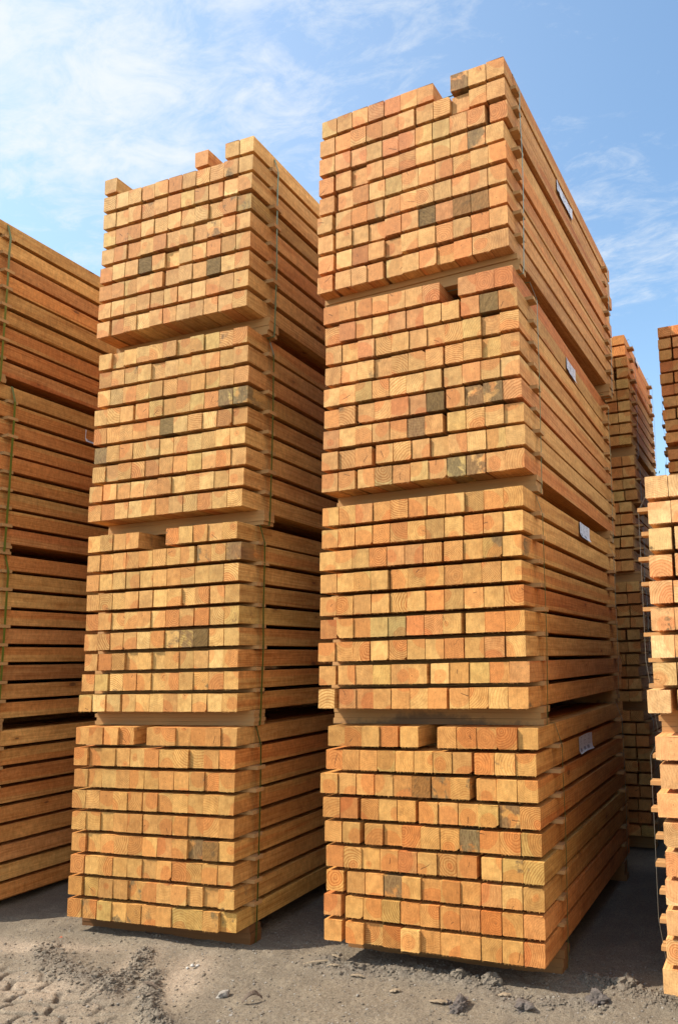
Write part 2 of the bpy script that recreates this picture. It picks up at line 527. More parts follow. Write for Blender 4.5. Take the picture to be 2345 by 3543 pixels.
def label_part(parent, x, y, z, wd, ht, seed, bars=2):
    """a printed paper label stuck on the right-hand side, slightly lifted at its edges"""
    r = random.Random(seed)
    bm = bmesh.new()
    nx, nz = 10, 6
    g = [[None] * (nz + 1) for _ in range(nx + 1)]
    def off(u, vv):
        e = max(abs(u - 0.5) * 2 - 0.72, 0) * 0.016 + max(0.5 - vv - 0.30, 0) * 0.06
        return 0.0016 + e + 0.0008 * math.sin(9 * u + seed)
    for i in range(nx + 1):
        for k in range(nz + 1):
            u_, v_ = i / nx, k / nz
            g[i][k] = bm.verts.new((off(u_, v_), u_ * wd, v_ * ht + 0.002 * math.sin(4 * u_ + seed)))
    for i in range(nx):
        for k in range(nz):
            bm.faces.new((g[i][k], g[i + 1][k], g[i + 1][k + 1], g[i][k + 1]))
    lab = link_obj('label', to_mesh('label', bm, M_PAPER, True), parent, (x, y, z))
    lab['label'] = 'white printed paper label with bar codes'
    bm = bmesh.new()
    def ink(u0, u1, v0, v1):
        vs = [bm.verts.new((off(a, b) + 0.0009, a * wd, b * ht + 0.002 * math.sin(4 * a + seed))) for a, b in ((u0, v0), (u1, v0), (u1, v1), (u0, v1))]
        bm.faces.new(vs)
    # bar codes along the foot
    for q in range(bars):
        u0 = 0.08 + q * (0.84 / bars)
        w_ = 0.84 / bars * 0.52
        x_ = u0
        while x_ < u0 + w_:
            b = r.uniform(0.006, 0.016)
            ink(x_, min(x_ + b, u0 + w_), 0.10, 0.29)
            x_ += b + r.uniform(0.003, 0.008)
    # heading and lines of small print as short dashes
    for row, v0 in enumerate((0.88, 0.80, 0.72, 0.63, 0.54, 0.46, 0.38)):
        for cgroup in (0.07, 0.40, 0.72):
            x_ = cgroup
            while x_ < cgroup + r.uniform(0.10, 0.24):
                b = r.uniform(0.010, 0.035)
                if r.random() < 0.7:
                    ink(x_, x_ + b, v0, v0 + (0.045 if row in (0, 3) else 0.022))
                x_ += b + 0.008
    link_obj('printing', to_mesh('printing', bm, M_INK), lab)
    return lab


def build_bundle(sname, label, group, loc, yaw, length, w_total, nrow, ncol, bw, bh, pitch, rows=None, missing=None,
                 jl=None, jr=None, gaps=None, strap_y=0.2, end_y=None, bearer=0.09, bearer_laths=4, palette='YYYYOO',
                 lab=None, seed=0, strapcol=(0.055, 0.11, 0.02), bias=(1, 1, 1), strap_w=0.011, prot=0.034, protl=0.035, bcol=(0.92, 0.9, 0.88, 1), mud=False):
    """one strapped bundle; origin at the lower right front corner of the bottom row (front right)"""
    r = random.Random(seed)
    root = bpy.data.objects.new('timber_bundle', None)
    root.empty_display_size = 0.2
    C.objects.link(root)
    root.location = loc
    root.rotation_euler = (0, 0, yaw)
    tag(root, label, 'timber bundle', group)
    pv, wv, tv = variants(length, bw)
    for i in range(nrow):
        a = -w_total + (jl[i] / 1000.0 if jl else r.uniform(-0.012, 0.012))
        b = 0.0 + (jr[i] / 1000.0 if jr else r.uniform(-0.010, 0.010))
        slack = (b - a) - ncol * bw
        sc = 1.0
        if slack < 0.004:
            sc = ((b - a) - 0.004) / (ncol * bw)
            slack = 0.004
        wt_ = [r.uniform(0.10, 0.42) for _ in range(ncol - 1)]
        if gaps and i in gaps:
            for gi in gaps[i]:
                wt_[gi] += 1.6
        elif r.random() < 0.5:
            wt_[r.randrange(ncol - 1)] += 0.9
        tot = sum(wt_)
        z = (nrow - 1 - i) * pitch
        x = a
        for k in range(ncol):
            code = rows[i][k] if rows else r.choice(palette)
            if code != '-' and not (missing and (i, k) in missing):
                if code in 'BK' and k < ncol - 1 and r.random() < 0.3:
                    me = r.choice(tv)
                elif r.random() < 0.07:
                    me = r.choice(wv)
                else:
                    me = r.choice(pv)
                o = bpy.data.objects.new('beam', me)
                C.objects.link(o)
                o.parent = root
                o.location = (x, r.gauss(0, 0.0024) + (0.012 * (r.random() < 0.05)), z + r.uniform(0, 0.0008))
                o.rotation_euler = (r.gauss(0, 0.0006), r.gauss(0, 0.003), r.gauss(0, 0.0007))
                o.scale = (sc * r.uniform(0.992, 1.008), 1, r.uniform(0.985, 1.008))
                stn = {'K': r.uniform(0.78, 1.0), 'B': r.uniform(0.62, 0.92), 'S': r.uniform(0.30, 0.55), 'H': 0.15}.get(code, 0.0)
                if me in tv:
                    stn = 0.0
                    c = TINT[code]
                else:
                    if code in 'KBS':
                        c = TINT[r.choice('YOG')]
                    else:
                        c = TINT[code]
                    if stn == 0.0 and r.random() < 0.07:
                        stn = r.uniform(0.14, 0.40)
                mean = (0.518, 0.280, 0.096)
                if code not in 'KB':
                    c = tuple(0.72 * c[q] + 0.28 * mean[q] for q in range(3))
                v = r.gauss(1.0, 0.085)
                h_ = r.gauss(0, 0.025)
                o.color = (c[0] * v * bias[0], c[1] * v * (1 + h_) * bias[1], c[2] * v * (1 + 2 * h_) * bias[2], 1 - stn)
            x += bw * sc + (slack * wt_[k] / tot if k < ncol - 1 else 0)
    th = pitch - bh
    ey = end_y if end_y is not None else length - 0.26
    for yy in (strap_y - 0.034, ey - 0.034):
        for i in range(nrow - 1):
            key = (round(w_total, 2), round(th, 4), r.randrange(3))
            if key not in STK:
                STK[key] = lath_mesh(w_total + prot + protl, 0.068, th - 0.0012, 1, hash(key) % 1000)
            link_obj('sticker', STK[key], root,
                     (-w_total - protl + r.uniform(-0.012, 0.012), yy + r.uniform(-0.008, 0.008), i * pitch + bh + 0.001))
        bmsh = lath_mesh(w_total + prot - 0.006, 0.092, bearer, bearer_laths, r.randrange(9999))
        be = link_obj('bearer', bmsh, root, (-w_total - 0.005, yy - 0.012, -bearer))
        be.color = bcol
        if mud:
            bmsh.materials[0] = M_LATH_MUD
    # straps: over the top row, out to the sticker ends, down and under the bearer
    top = (nrow - 1) * pitch + bh + 0.002
    xr, xl = prot + 0.006, -w_total - protl - 0.006
    z1 = (nrow - 1) * pitch - th * 0.5
    for yy in (strap_y, ey):
        pts = [(0.004, top), (xr, z1)]
        for i in range(nrow - 3, 0, -2):
            pts.append((xr + r.uniform(-0.004, 0.003), i * pitch + bh + th / 2))
        pts += [(xr - 0.008, -bearer * 0.5), (xr - 0.012, -bearer - 0.001), (xl + 0.04, -bearer - 0.001)]
        for i in range(1, nrow - 1, 3):
            pts.append((xl + r.uniform(-0.003, 0.004), i * pitch + bh + th / 2))
        pts += [(xl, z1), (-w_total - 0.002, top)]
        s = link_obj('strap', ribbon(pts, strap_w, 0.0012), root, (0, yy - strap_w / 2, 0))
        s.color = (*strapcol, 1)
    if lab:
        row, y0, wd, bars = lab
        x = (jr[row] / 1000.0 if jr else 0.0) + 0.001
        label_part(root, x, y0, (nrow - 1 - row) * pitch + 0.001, wd, bh - 0.004, seed, bars)
    return root


# ------------------------------------------------------------------ the two tall front stacks
PB = 0.1184742
WB = 1.124295
JB = [[[14, -1], [-3, -12], [-25, -5], [-11, 2], [0, 4], [11, 14], [9, 8], [-6, 7], [0, 4]], [[10, 8], [6, 3], [-6, -6], [1, -13], [0, -3], [3, -1], [-6, -1], [-5, 12], [-9, 5]], [[-3, -24], [1, -6], [13, 0], [11, 1], [1, -3], [-1, 4], [-2, 6], [-10, 13], [-8, 9]], [[14, 2], [3, 2], [3, 11], [-5, -11], [-1, 2], [-9, -3], [-5, -1], [-2, -1], [-8, 0]]]
JA = [[[2, -4], [-7, -13], [4, -6], [-5, -7], [6, -4], [6, -1], [9, -5], [1, 6], [5, 10]], [[-7, -23], [0, 6], [-4, -6], [9, 3], [7, 2], [4, 3], [4, 2], [1, 8], [-16, 2]], [[8, -3], [17, 7], [15, 10], [-4, 6], [-1, 0], [7, -6], [2, -1], [-15, -10], [-15, -17]], [[-1, 9], [-1, 9], [3, 9], [7, 1], [2, 0], [-4, 1], [-4, 0], [-2, -3], [-8, -11]]]
EXB = [[0.028, 0.0188, 0.0085], [-0.0078, 0.0021, -0.0007], [0.0051, 0.0047, 0.0107], [-0.025, -0.0254, -0.0175]]
EXA = [[-0.0094, 0.0046, 0.0178], [-0.0139, 0.0015, -0.0221], [0.002, 0.011, 0.008], [0.0213, -0.0171, -0.0037]]
DPB = [-0.0019, 0.0001, -0.0008, -0.0006]
DPA = [-0.0005, -0.0003, 0.0013, 0.0027]
DWB = [0.0081, 0.0046, -0.0019, 0.0069]
DWA = [-0.014, 0.0011, -0.01, 0.0052]
ZB = [0.0, 1.1186, 2.2488, 3.3773]
ZA = [-0.0236, 1.1030, 2.2314, 3.3948]
ROWB = [
 ["YYYOY-OOOOY", "OOOSYYYOOPY", "YOOPSBSSOYY", "OROYYYOYGBO", "OYYYOYYKOOG", "OPYORYSOYGG", "YOOKYOYORPY", "RYYGYOOROYR", "OOPOPOOOYYR"],
 ["YYROOOOPYYY", "YOYYOYYYOOP", "YYYORROOYSS", "OYGYYYYYYOY", "OYOPYYOYPYO", "RYYHHRRYYOY", "OOOPOYYOYRP", "OOOSOYPGGOR", "PRROOYYYYYS"],
 ["OYOOOOR-RRR", "OROYRRYYRKY", "OYRYYOOYGSY", "OOSOYYOOYGO", "POSOPYYYOYP", "YSOORRKSKKR", "RYYOOKOGYYY", "OOYYYOYOYGY", "OYYHYSOBBOO"],
 ["GYORRYO-BYY", "OYYYOOYYOYO", "YRRYRRGGOOO", "OOOOOOYGYKY", "OOYYGYYOYYY", "YYYYYYYYOOY", "OYYOOOKRBBY", "OYOOOYYYYOO", "OOOYGYOYOOO"],
]
ROWA = [
 ["OOOO-OOOYYO", "OOYOPOYYYOO", "YYYOYYYOSOY", "YOYYOOYYYYY", "YYYOOOOYOOO", "OYOOYYROBBY", "OYYYYOOOYYO", "GGOOSOOPOSS", "SSGSSSOGSSS"],
 ["YYOO--OYYOY", "OYOOYOYYSPK", "YYYYYOOYYYP", "OYYOOYYPOOY", "OOYYYPOOOPS", "OOOOPYSBKYY", "OOSYYYYYOPY", "OGPYYYOYSOY", "GPPYYYOYYPY"],
 ["YYYYYOYGSSY", "OOYYOOYYOYO", "YPOGGOOGGOP", "PYOOGGYGSBB", "OOOOOKPOPYO", "BYOYPYOYYYY", "YPYOOOYGPOO", "YOYPPYYOPYO", "OOOPYYOYOYY"],
 ["Y------O-YY", "YPYYYOOYOSY", "YYYSOOGYOPY", "GSYYYYYYSSS", "OOYYOOYYSOO", "OPOKYYYYOGY", "YPGOYOOOKYO", "OYYOYYOOOOY", "OOYPOOOOOOY"],
]
GAPB = [{2: [7], 3: [1, 4], 4: [1], 5: [7], 6: [0], 7: [0], 8: [0]},
        {0: [], 5: [7], 7: [0, 5], 8: [0, 0, 6]},
        {6: [6], 5: [1, 6], 7: [2]},
        {2: [9], 3: [0], 4: [0], 5: [0], 6: [0], 7: [0], 8: [0, 3]}]
GAPA = [{0: [1], 1: [0, 3], 5: [0], 6: [0], 7: [0, 1], 8: [1]},
        {1: [7], 6: [0], 8: [1, 2]},
        {3: [2], 7: [0]},
        {0: [8], 6: [4], 8: [0]}]
ORDN = ['bottom', 'second', 'third', 'top']
LABB = ['bottom bundle of the tall front right stack, one beam missing from its top row',
        'second bundle up in the tall front right stack, mud smear on its bearer boards',
        'third bundle up in the tall front right stack, several dark grey weathered beam ends',
        'top bundle of the tall front right stack, the highest of all, against the sky']
LABA = ['bottom bundle of the middle stack, its lowest rows greyed with dirt',
        'second bundle up in the middle stack, two beams missing from its top row',
        'third bundle up in the middle stack, dark beam ends at its right corner',
        'top bundle of the middle stack, only four beams left on its uppermost row']
LENB = [1.98, 2.06, 2.16, 2.27]
SYB = [0.285, 0.20, 0.195, 0.10]
SYA = [0.155, 0.160, 0.190, 0.205]
LABELB = [(1, 0.76, 0.30, 3), (0, 1.02, 0.235, 2), (1, 0.90, 0.22, 2), (1, 0.86, 0.34, 3)]

prev_top = -ZG
for b in range(4):
    dx, dy, yw = EXB[b]
    p = PB + DPB[b]
    bear = ZB[b] + DZ - prev_top - (0.001 if b else -0.012)
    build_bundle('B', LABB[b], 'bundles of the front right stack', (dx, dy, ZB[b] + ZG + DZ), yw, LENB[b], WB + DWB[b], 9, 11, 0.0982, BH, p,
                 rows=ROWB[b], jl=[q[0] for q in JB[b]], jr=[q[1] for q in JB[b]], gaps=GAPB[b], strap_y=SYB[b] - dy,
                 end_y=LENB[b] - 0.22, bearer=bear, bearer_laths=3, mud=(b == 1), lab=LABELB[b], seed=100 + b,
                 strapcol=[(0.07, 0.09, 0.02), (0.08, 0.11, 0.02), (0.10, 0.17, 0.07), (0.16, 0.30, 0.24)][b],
                 bias=[(0.93, 0.84, 0.72), (0.96, 0.90, 0.82), (0.99, .97, 1.02), (1.0, 0.98, 1.08)][b], strap_w=0.008, bcol=(0.50, 0.42, 0.37, 1) if b == 0 else (0.9, 0.88, 0.84, 1))  # bias: lower bundles darkened and warmed, light falloff put into the wood colour
    prev_top = ZB[b] + 8 * p + BH + DZ
ca_, sa_ = math.cos(0.0401), math.sin(0.0401)
prev_top = -ZG
for b in range(4):
    dx, dy, yw = EXA[b]
    p = PB + DPA[b]
    bear = ZA[b] + DZ - prev_top - (0.001 if b else -0.012)
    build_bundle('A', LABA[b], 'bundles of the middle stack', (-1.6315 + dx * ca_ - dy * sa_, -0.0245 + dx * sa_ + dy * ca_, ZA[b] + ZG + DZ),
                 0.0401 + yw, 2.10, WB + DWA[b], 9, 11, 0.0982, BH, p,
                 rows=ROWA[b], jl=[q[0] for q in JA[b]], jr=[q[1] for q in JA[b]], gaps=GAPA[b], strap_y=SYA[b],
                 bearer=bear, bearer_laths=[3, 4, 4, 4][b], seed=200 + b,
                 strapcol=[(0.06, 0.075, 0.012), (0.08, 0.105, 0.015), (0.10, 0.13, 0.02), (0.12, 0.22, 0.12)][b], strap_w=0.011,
                 bias=[(0.90, 0.86, 0.76), (0.94, 0.93, 0.88), (0.99, 1.01, 1.03), (0.99, 1.02, 1.10)][b], bcol=(0.30, 0.235, 0.20, 1) if b == 0 else (0.9, 0.88, 0.84, 1))  # downward falloff of light painted in through bias, strongest on the bottom bundle
    prev_top = ZA[b] + 8 * p + BH + DZ

# ------------------------------------------------------------------ the left stack, its front out of the picture
ZL = [-0.0667, 1.0530, 2.1745, 3.2794]
LABL = ['bottom bundle of the leftmost stack, long shaded beam sides near the ground',
        'second bundle up in the leftmost stack, shaded beam sides between two black gaps',
        'third bundle up in the leftmost stack, with a white paper label beside the middle stack',
        'top bundle of the leftmost stack, knotty beam sides slanting down against the sky']
prev_top = -ZG
for b in range(4):
    fy = [-0.20, -0.21, -0.24, -0.33][b]
    bear = ZL[b] + DZ - prev_top - (0.001 if b else -0.010)
    build_bundle('L', LABL[b], 'bundles of the leftmost stack', (-3.5193, fy, ZL[b] + ZG + DZ), 0.0369, 2.12, 1.12, 9, 11, 0.0982, BH, 0.1181,
                 strap_y=[0.17, 0.175, 0.178, 0.168][b], bearer=bear, bearer_laths=4, seed=300 + b, palette='YYOOOYR',
                 strap_w=0.014, strapcol=(0.12, 0.145, 0.02), lab=(1, 0.745, 0.26, 3) if b == 2 else None, bias=(1.0, 0.97, 0.94))
    prev_top = ZL[b] + 8 * 0.1181 + BH + DZ

# ------------------------------------------------------------------ the near right stack (two bundles)
JR = [[-3, 11, -7, 12, 14, 7, 5, -4, -24], [11, 19, 16, 11, 7, 6, 2, 4, -27]]
RROW = [["PPYOOYPYOYY", "OPYYOYYPOYO", "PYOYPYYOYPY", "YPYOYPYYOYY", "OYPYYOYYPYO", "PYYOYYPYYOY", "OYYPYOYYPYY", "YYOYPYYOYYP", "YOYYPYOYYYO"],
        ["PPYOYYPYOYY", "POYYOYYPOYO", "SPOYPYYOYPY", "PYYOYPYYOYY", "OYPYYOYYPYO", "SOYOYYPYYOY", "PYYPYOYYPYY", "GYOYPYYOYYP", "PYYYPYOYYYO"]]
zr = [-0.0302, 1.1010]
prev_top = -ZG
for b in range(2):
    bear = zr[b] + DZ - prev_top - (0.001 if b else -0.012)
    build_bundle('R', ['lower bundle of the short near right stack, sunlit beam ends at the right edge',
                       'upper bundle of the short near right stack, bold growth rings on sunlit beam ends'][b],
                 'bundles of the near right stack', (0.5633 + 1.1243, 0.0, zr[b] + ZG + DZ), 0.0, 2.1, 1.1243, 9, 11, 0.0982, BH, 0.1170,
                 rows=RROW[b], jl=JR[b], jr=[0] * 9, gaps={i: ([0] if i in (2, 3, 8) else []) for i in range(9)}, strap_y=0.22,
                 bearer=bear, bearer_laths=4, seed=400 + b, strapcol=(0.20, 0.20, 0.17), bias=(1.15, 1.14, 1.40), protl=0.058, strap_w=0.005)
    prev_top = zr[b] + 8 * 0.117 + BH + DZ

# ------------------------------------------------------------------ the two stacks behind: flatter beams, ten rows
zc_ = [-0.0071, 1.0020, 2.0286, 3.0627]
JC = [[-15, 27, 19, 26, 30, 26, 30, 13, 4, 24], [1, 8, 22, 20, -11, -11, -28, -35, -19, -19], [16, 19, 14, 26, -25, -22, -17, -27, -41, -32], [-15, -12, -1, 6, -1, 2, 4, 4, 7, 0]]
LABC = ['bottom bundle of the rear stack in the dark passage, flat beams near the ground',
        'second bundle up in the rear stack, shaded flat beams left of the short stack',
        'third bundle up in the rear stack, shaded flat beam ends below the top bundle',
        'top bundle of the rear stack, its side with a small white label against the sky']
prev_top = -ZG
for b in range(4):
    bear = zc_[b] - prev_top - (0.001 if b else -0.010)
    build_bundle('C', LABC[b], 'bundles of the rear stack behind the front right one', (0.0778, 2.5293, zc_[b] + ZG), 0.0, 1.26, 1.04, 10, 10, 0.0968, 0.0772, 0.0954,
                 jl=None, jr=JC[b], strap_y=0.12, end_y=1.06, bearer=bear, bearer_laths=4, seed=500 + b, palette='YYOOOYG',
                 strapcol=(0.12, 0.16, 0.16), lab=(0, 0.47, 0.14, 2) if b == 3 else None, bias=(1.06, 1.03, 1.0), strap_w=0.006)
    prev_top = zc_[b] + 9 * 0.0954 + 0.0772
zq = [-0.03, 0.98, 1.98, 2.9742]
JQ = [3, 0, 2, 4, 0, 6, 16, 4, 20, 16]
LABQ = ['bottom bundle of the far right stack, hidden behind the short stack',
        'second bundle up in the far right stack, behind the short stack',
        'third bundle up in the far right stack, its corner just above the short stack',
        'top bundle of the far right stack, shaded reddish flat beams against the sky']
prev_top = -ZG
for b in range(4):
    bear = zq[b] - prev_top - (0.001 if b else -0.010)
    build_bundle('Q', LABQ[b], 'bundles of the far right stack', (0.3591 + 1.0, 2.3423, zq[b] + ZG), 0.0, 1.26, 1.0, 10, 10, 0.0968, 0.0772, 0.0954,
                 jl=[v for v in JQ] if b == 3 else [25 + v for v in JQ], jr=[0] * 10, strap_y=0.16, end_y=1.06, bearer=bear, bearer_laths=4, seed=600 + b, palette='OORRYO',
                 gaps={i: ([0] if i in (1, 2, 4, 7, 8, 9) else []) for i in range(10)}, strapcol=(0.10, 0.12, 0.12), bias=(1.06, 0.98, 0.95), strap_w=0.005, protl=0.012)
    prev_top = zq[b] + 9 * 0.0954 + 0.0772


# ------------------------------------------------------------------ the next stacks of the yard, left and behind
def backing_stack(x, y, length, width, label, seed):
    r = random.Random(seed)
    z = ZG
    for b in range(4):
        root = bpy.data.objects.new('timber_bundle', None)
        C.objects.link(root)
        root.location = (x, y, z)
        tag(root, '%s, %s bundle' % (label, ORDN[b]), 'timber bundle', 'bundles stacked in the yard beyond')
        bm = bmesh.new()
        for i in range(9):
            for k in range(11):
                xx = k * width / 11 + r.uniform(0, 0.003)
                yy = r.gauss(0, 0.004)
                box(bm, xx, xx + width / 11 - 0.004, yy, yy + length, i * 0.118, i * 0.118 + 0.0995)
        o = link_obj('beams', to_mesh('beams', bm, M_WOOD), root)
        o['kind'] = 'stuff'
        o.color = (*TINT['O'], 1)
        bm = bmesh.new()
        for yy in (0.2, length - 0.25):
            for i in range(8):
                box(bm, -0.03, width + 0.03, yy, yy + 0.068, i * 0.118 + 0.1, i * 0.118 + 0.1175)
            box(bm, 0, width, yy, yy + 0.09, -0.09, -0.0005)
        link_obj('stickers', to_mesh('stickers', bm, M_LATH), root)
        z += 1.135


backing_stack(-5.35, -0.35, 2.2, 1.12, 'stack beyond the leftmost one', 61)
backing_stack(-2.75, 2.45, 2.2, 1.12, 'stack behind the middle one', 62)
backing_stack(-4.75, 2.35, 2.2, 1.12, 'stack behind the leftmost one', 63)


# ------------------------------------------------------------------ the ground
def axis(fine0, fine1, step, far):
    a = list(np.arange(fine0, fine1 + 1e-6, step))
    s, x = step, fine1
    while x < far:
        s *= 1.16
        x += s
        a.append(x)
    s, x = step, fine0
    lo = []
    while x > -far:
        s *= 1.16
        x -= s
        lo.append(x)
    return np.array(lo[::-1] + a)


def hash2(ix, iy, seed):
    n = (ix * 374761393 + iy * 668265263 + seed * 974634777) & 0xffffffff
    n = ((n ^ (n >> 13)) * 1274126177) & 0xffffffff
    return ((n ^ (n >> 16)) & 0xffff) / 65535.0


def vnoise(x, y, seed):
    ix = np.floor(x).astype(np.int64); iy = np.floor(y).astype(np.int64)
    fx = x - ix; fy = y - iy
    fx = fx * fx * (3 - 2 * fx); fy = fy * fy * (3 - 2 * fy)
    a = hash2(ix, iy, seed); b = hash2(ix + 1, iy, seed); c = hash2(ix, iy + 1, seed); d = hash2(ix + 1, iy + 1, seed)
    return (a * (1 - fx) + b * fx) * (1 - fy) + (c * (1 - fx) + d * fx) * fy


def fbm(x, y, sc, oc, seed, g=0.5):
    t = np.zeros_like(x); amp = 1.0; tot = 0
    for k in range(oc):
        t += amp * vnoise(x * sc, y * sc, seed + k * 17)
        tot += amp
        amp *= g; sc *= 2.03
    return t / tot


def seg_dist(x, y, pts):
    d = np.full_like(x, 1e9)
    for (ax, ay), (bx, by) in zip(pts, pts[1:]):
        vx, vy = bx - ax, by - ay
        L = vx * vx + vy * vy
        t = np.clip(((x - ax) * vx + (y - ay) * vy) / L, 0, 1)
        d = np.minimum(d, np.hypot(x - ax - t * vx, y - ay - t * vy))
    return d


RIDGES = [([(-2.62, -0.30), (-2.42, -0.42), (-2.18, -0.50), (-1.93, -0.49), (-1.86, -0.58)], 0.085, 0.020),
          ([(-2.08, -0.16), (-1.96, -0.30), (-1.88, -0.46), (-1.84, -0.60)], 0.05, 0.018),
          ([(-1.82, -0.36), (-1.72, -0.47), (-1.60, -0.58), (-1.50, -0.68), (-1.36, -0.74)], 0.045, 0.022),
          ([(-1.12, 0.02), (-0.95, -0.02), (-0.7, 0.03), (-0.4, 0.05), (-0.25, 0.02), (-0.05, -0.11), (0.12, -0.04), (0.3, 0.0)], 0.075, 0.015),
          ([(0.16, 0.22), (0.28, 0.20), (0.42, 0.14), (0.6, 0.10)], 0.06, 0.018)]
DUST = [((-1.95, -0.40), 0.085, 0.34, 0.35), ((-1.66, -0.36), 0.13, 0.28, 0.5), ((-2.6, -0.28), 0.3, 0.06, 0.3), ((-2.25, -0.66), 0.30, 0.12, 0.15), ((-2.9, -0.35), 0.35, 0.08, 0.1)]


def tread(x, y):
    """pads pressed by a tyre in the lower left corner: rounded blocks parted by narrow grooves"""
    c, s = math.cos(0.30), math.sin(0.30)
    u = (x * c + y * s) / 0.190
    v_ = (-x * s + y * c) / 0.105
    u = u + 0.5 * (np.floor(v_) % 2)
    iu = np.floor(u).astype(np.int64); iv = np.floor(v_).astype(np.int64)
    f1 = np.full_like(x, 9.0); f2 = np.full_like(x, 9.0)
    for a in (-1, 0, 1):
        for b in (-1, 0, 1):
            px = iu + a + 0.5 + 0.55 * (hash2(iu + a, iv + b, 3) - 0.5)
            py = iv + b + 0.5 + 0.45 * (hash2(iu + a, iv + b, 4) - 0.5)
            d = np.hypot((u - px) * 0.9, v_ - py)
            n1 = np.minimum(f1, d)
            f2 = np.minimum(np.maximum(f1, d), f2)
            f1 = n1
    e = f2 - f1 + 0.10 * (vnoise(x * 40, y * 40, 6) - 0.5)
    return np.clip((e - 0.03) / 0.13, 0, 1)


def height(x, y, detail=True):
    h = (fbm(x, y, 1.1, 3, 11) - 0.5) * 0.030
    h += (fbm(x, y, 7.0, 4, 21) - 0.5) * 0.020
    near = np.exp(-((x + 1.0) / 2.6) ** 4 - ((y + 0.2) / 1.6) ** 4)
    rm = np.zeros_like(x)
    for pts, wdt, hh in RIDGES:
        d = seg_dist(x, y, pts)
        k = np.exp(-(d / wdt) ** 2) * (0.35 + 1.1 * fbm(x, y, 18.0, 2, 31))
        rm = np.maximum(rm, k)
        h += hh * k * near
    tm = np.exp(-(((x + 2.25) / 0.62) ** 4) - (((y + 0.80) / 0.27) ** 4)) * (0.6 + 0.6 * fbm(x, y, 6.0, 2, 44))
    tm = np.clip(tm * 1.3, 0, 1)
    tr = tread(x, y)
    h += tm * (tr - 0.9) * 0.020
    cl = fbm(x, y, 46.0, 4, 51, 0.62)
    h += (np.clip(cl - 0.5, 0, 1) * 0.028) * (0.22 + 1.5 * rm) * near
    h += (fbm(x, y, 75.0, 3, 71, 0.7) - 0.5) * 0.0075 * near
    dust = np.zeros_like(x)
    for (cx, cy), sx, sy, rot in DUST:
        c, s = math.cos(rot), math.sin(rot)
        a = (x - cx) * c + (y - cy) * s
        b = -(x - cx) * s + (y - cy) * c
        dust = np.maximum(dust, np.exp(-(a / sx) ** 2 - (b / sy) ** 2))
    dust = np.clip(dust * (1.25 - 0.9 * rm) * (0.5 + fbm(x, y, 10.0, 3, 81)), 0, 1)
    dust = np.maximum(dust, tm * tr * 0.42)
    h -= dust * 0.004
    return h, rm, dust, tm * (1 - tr)


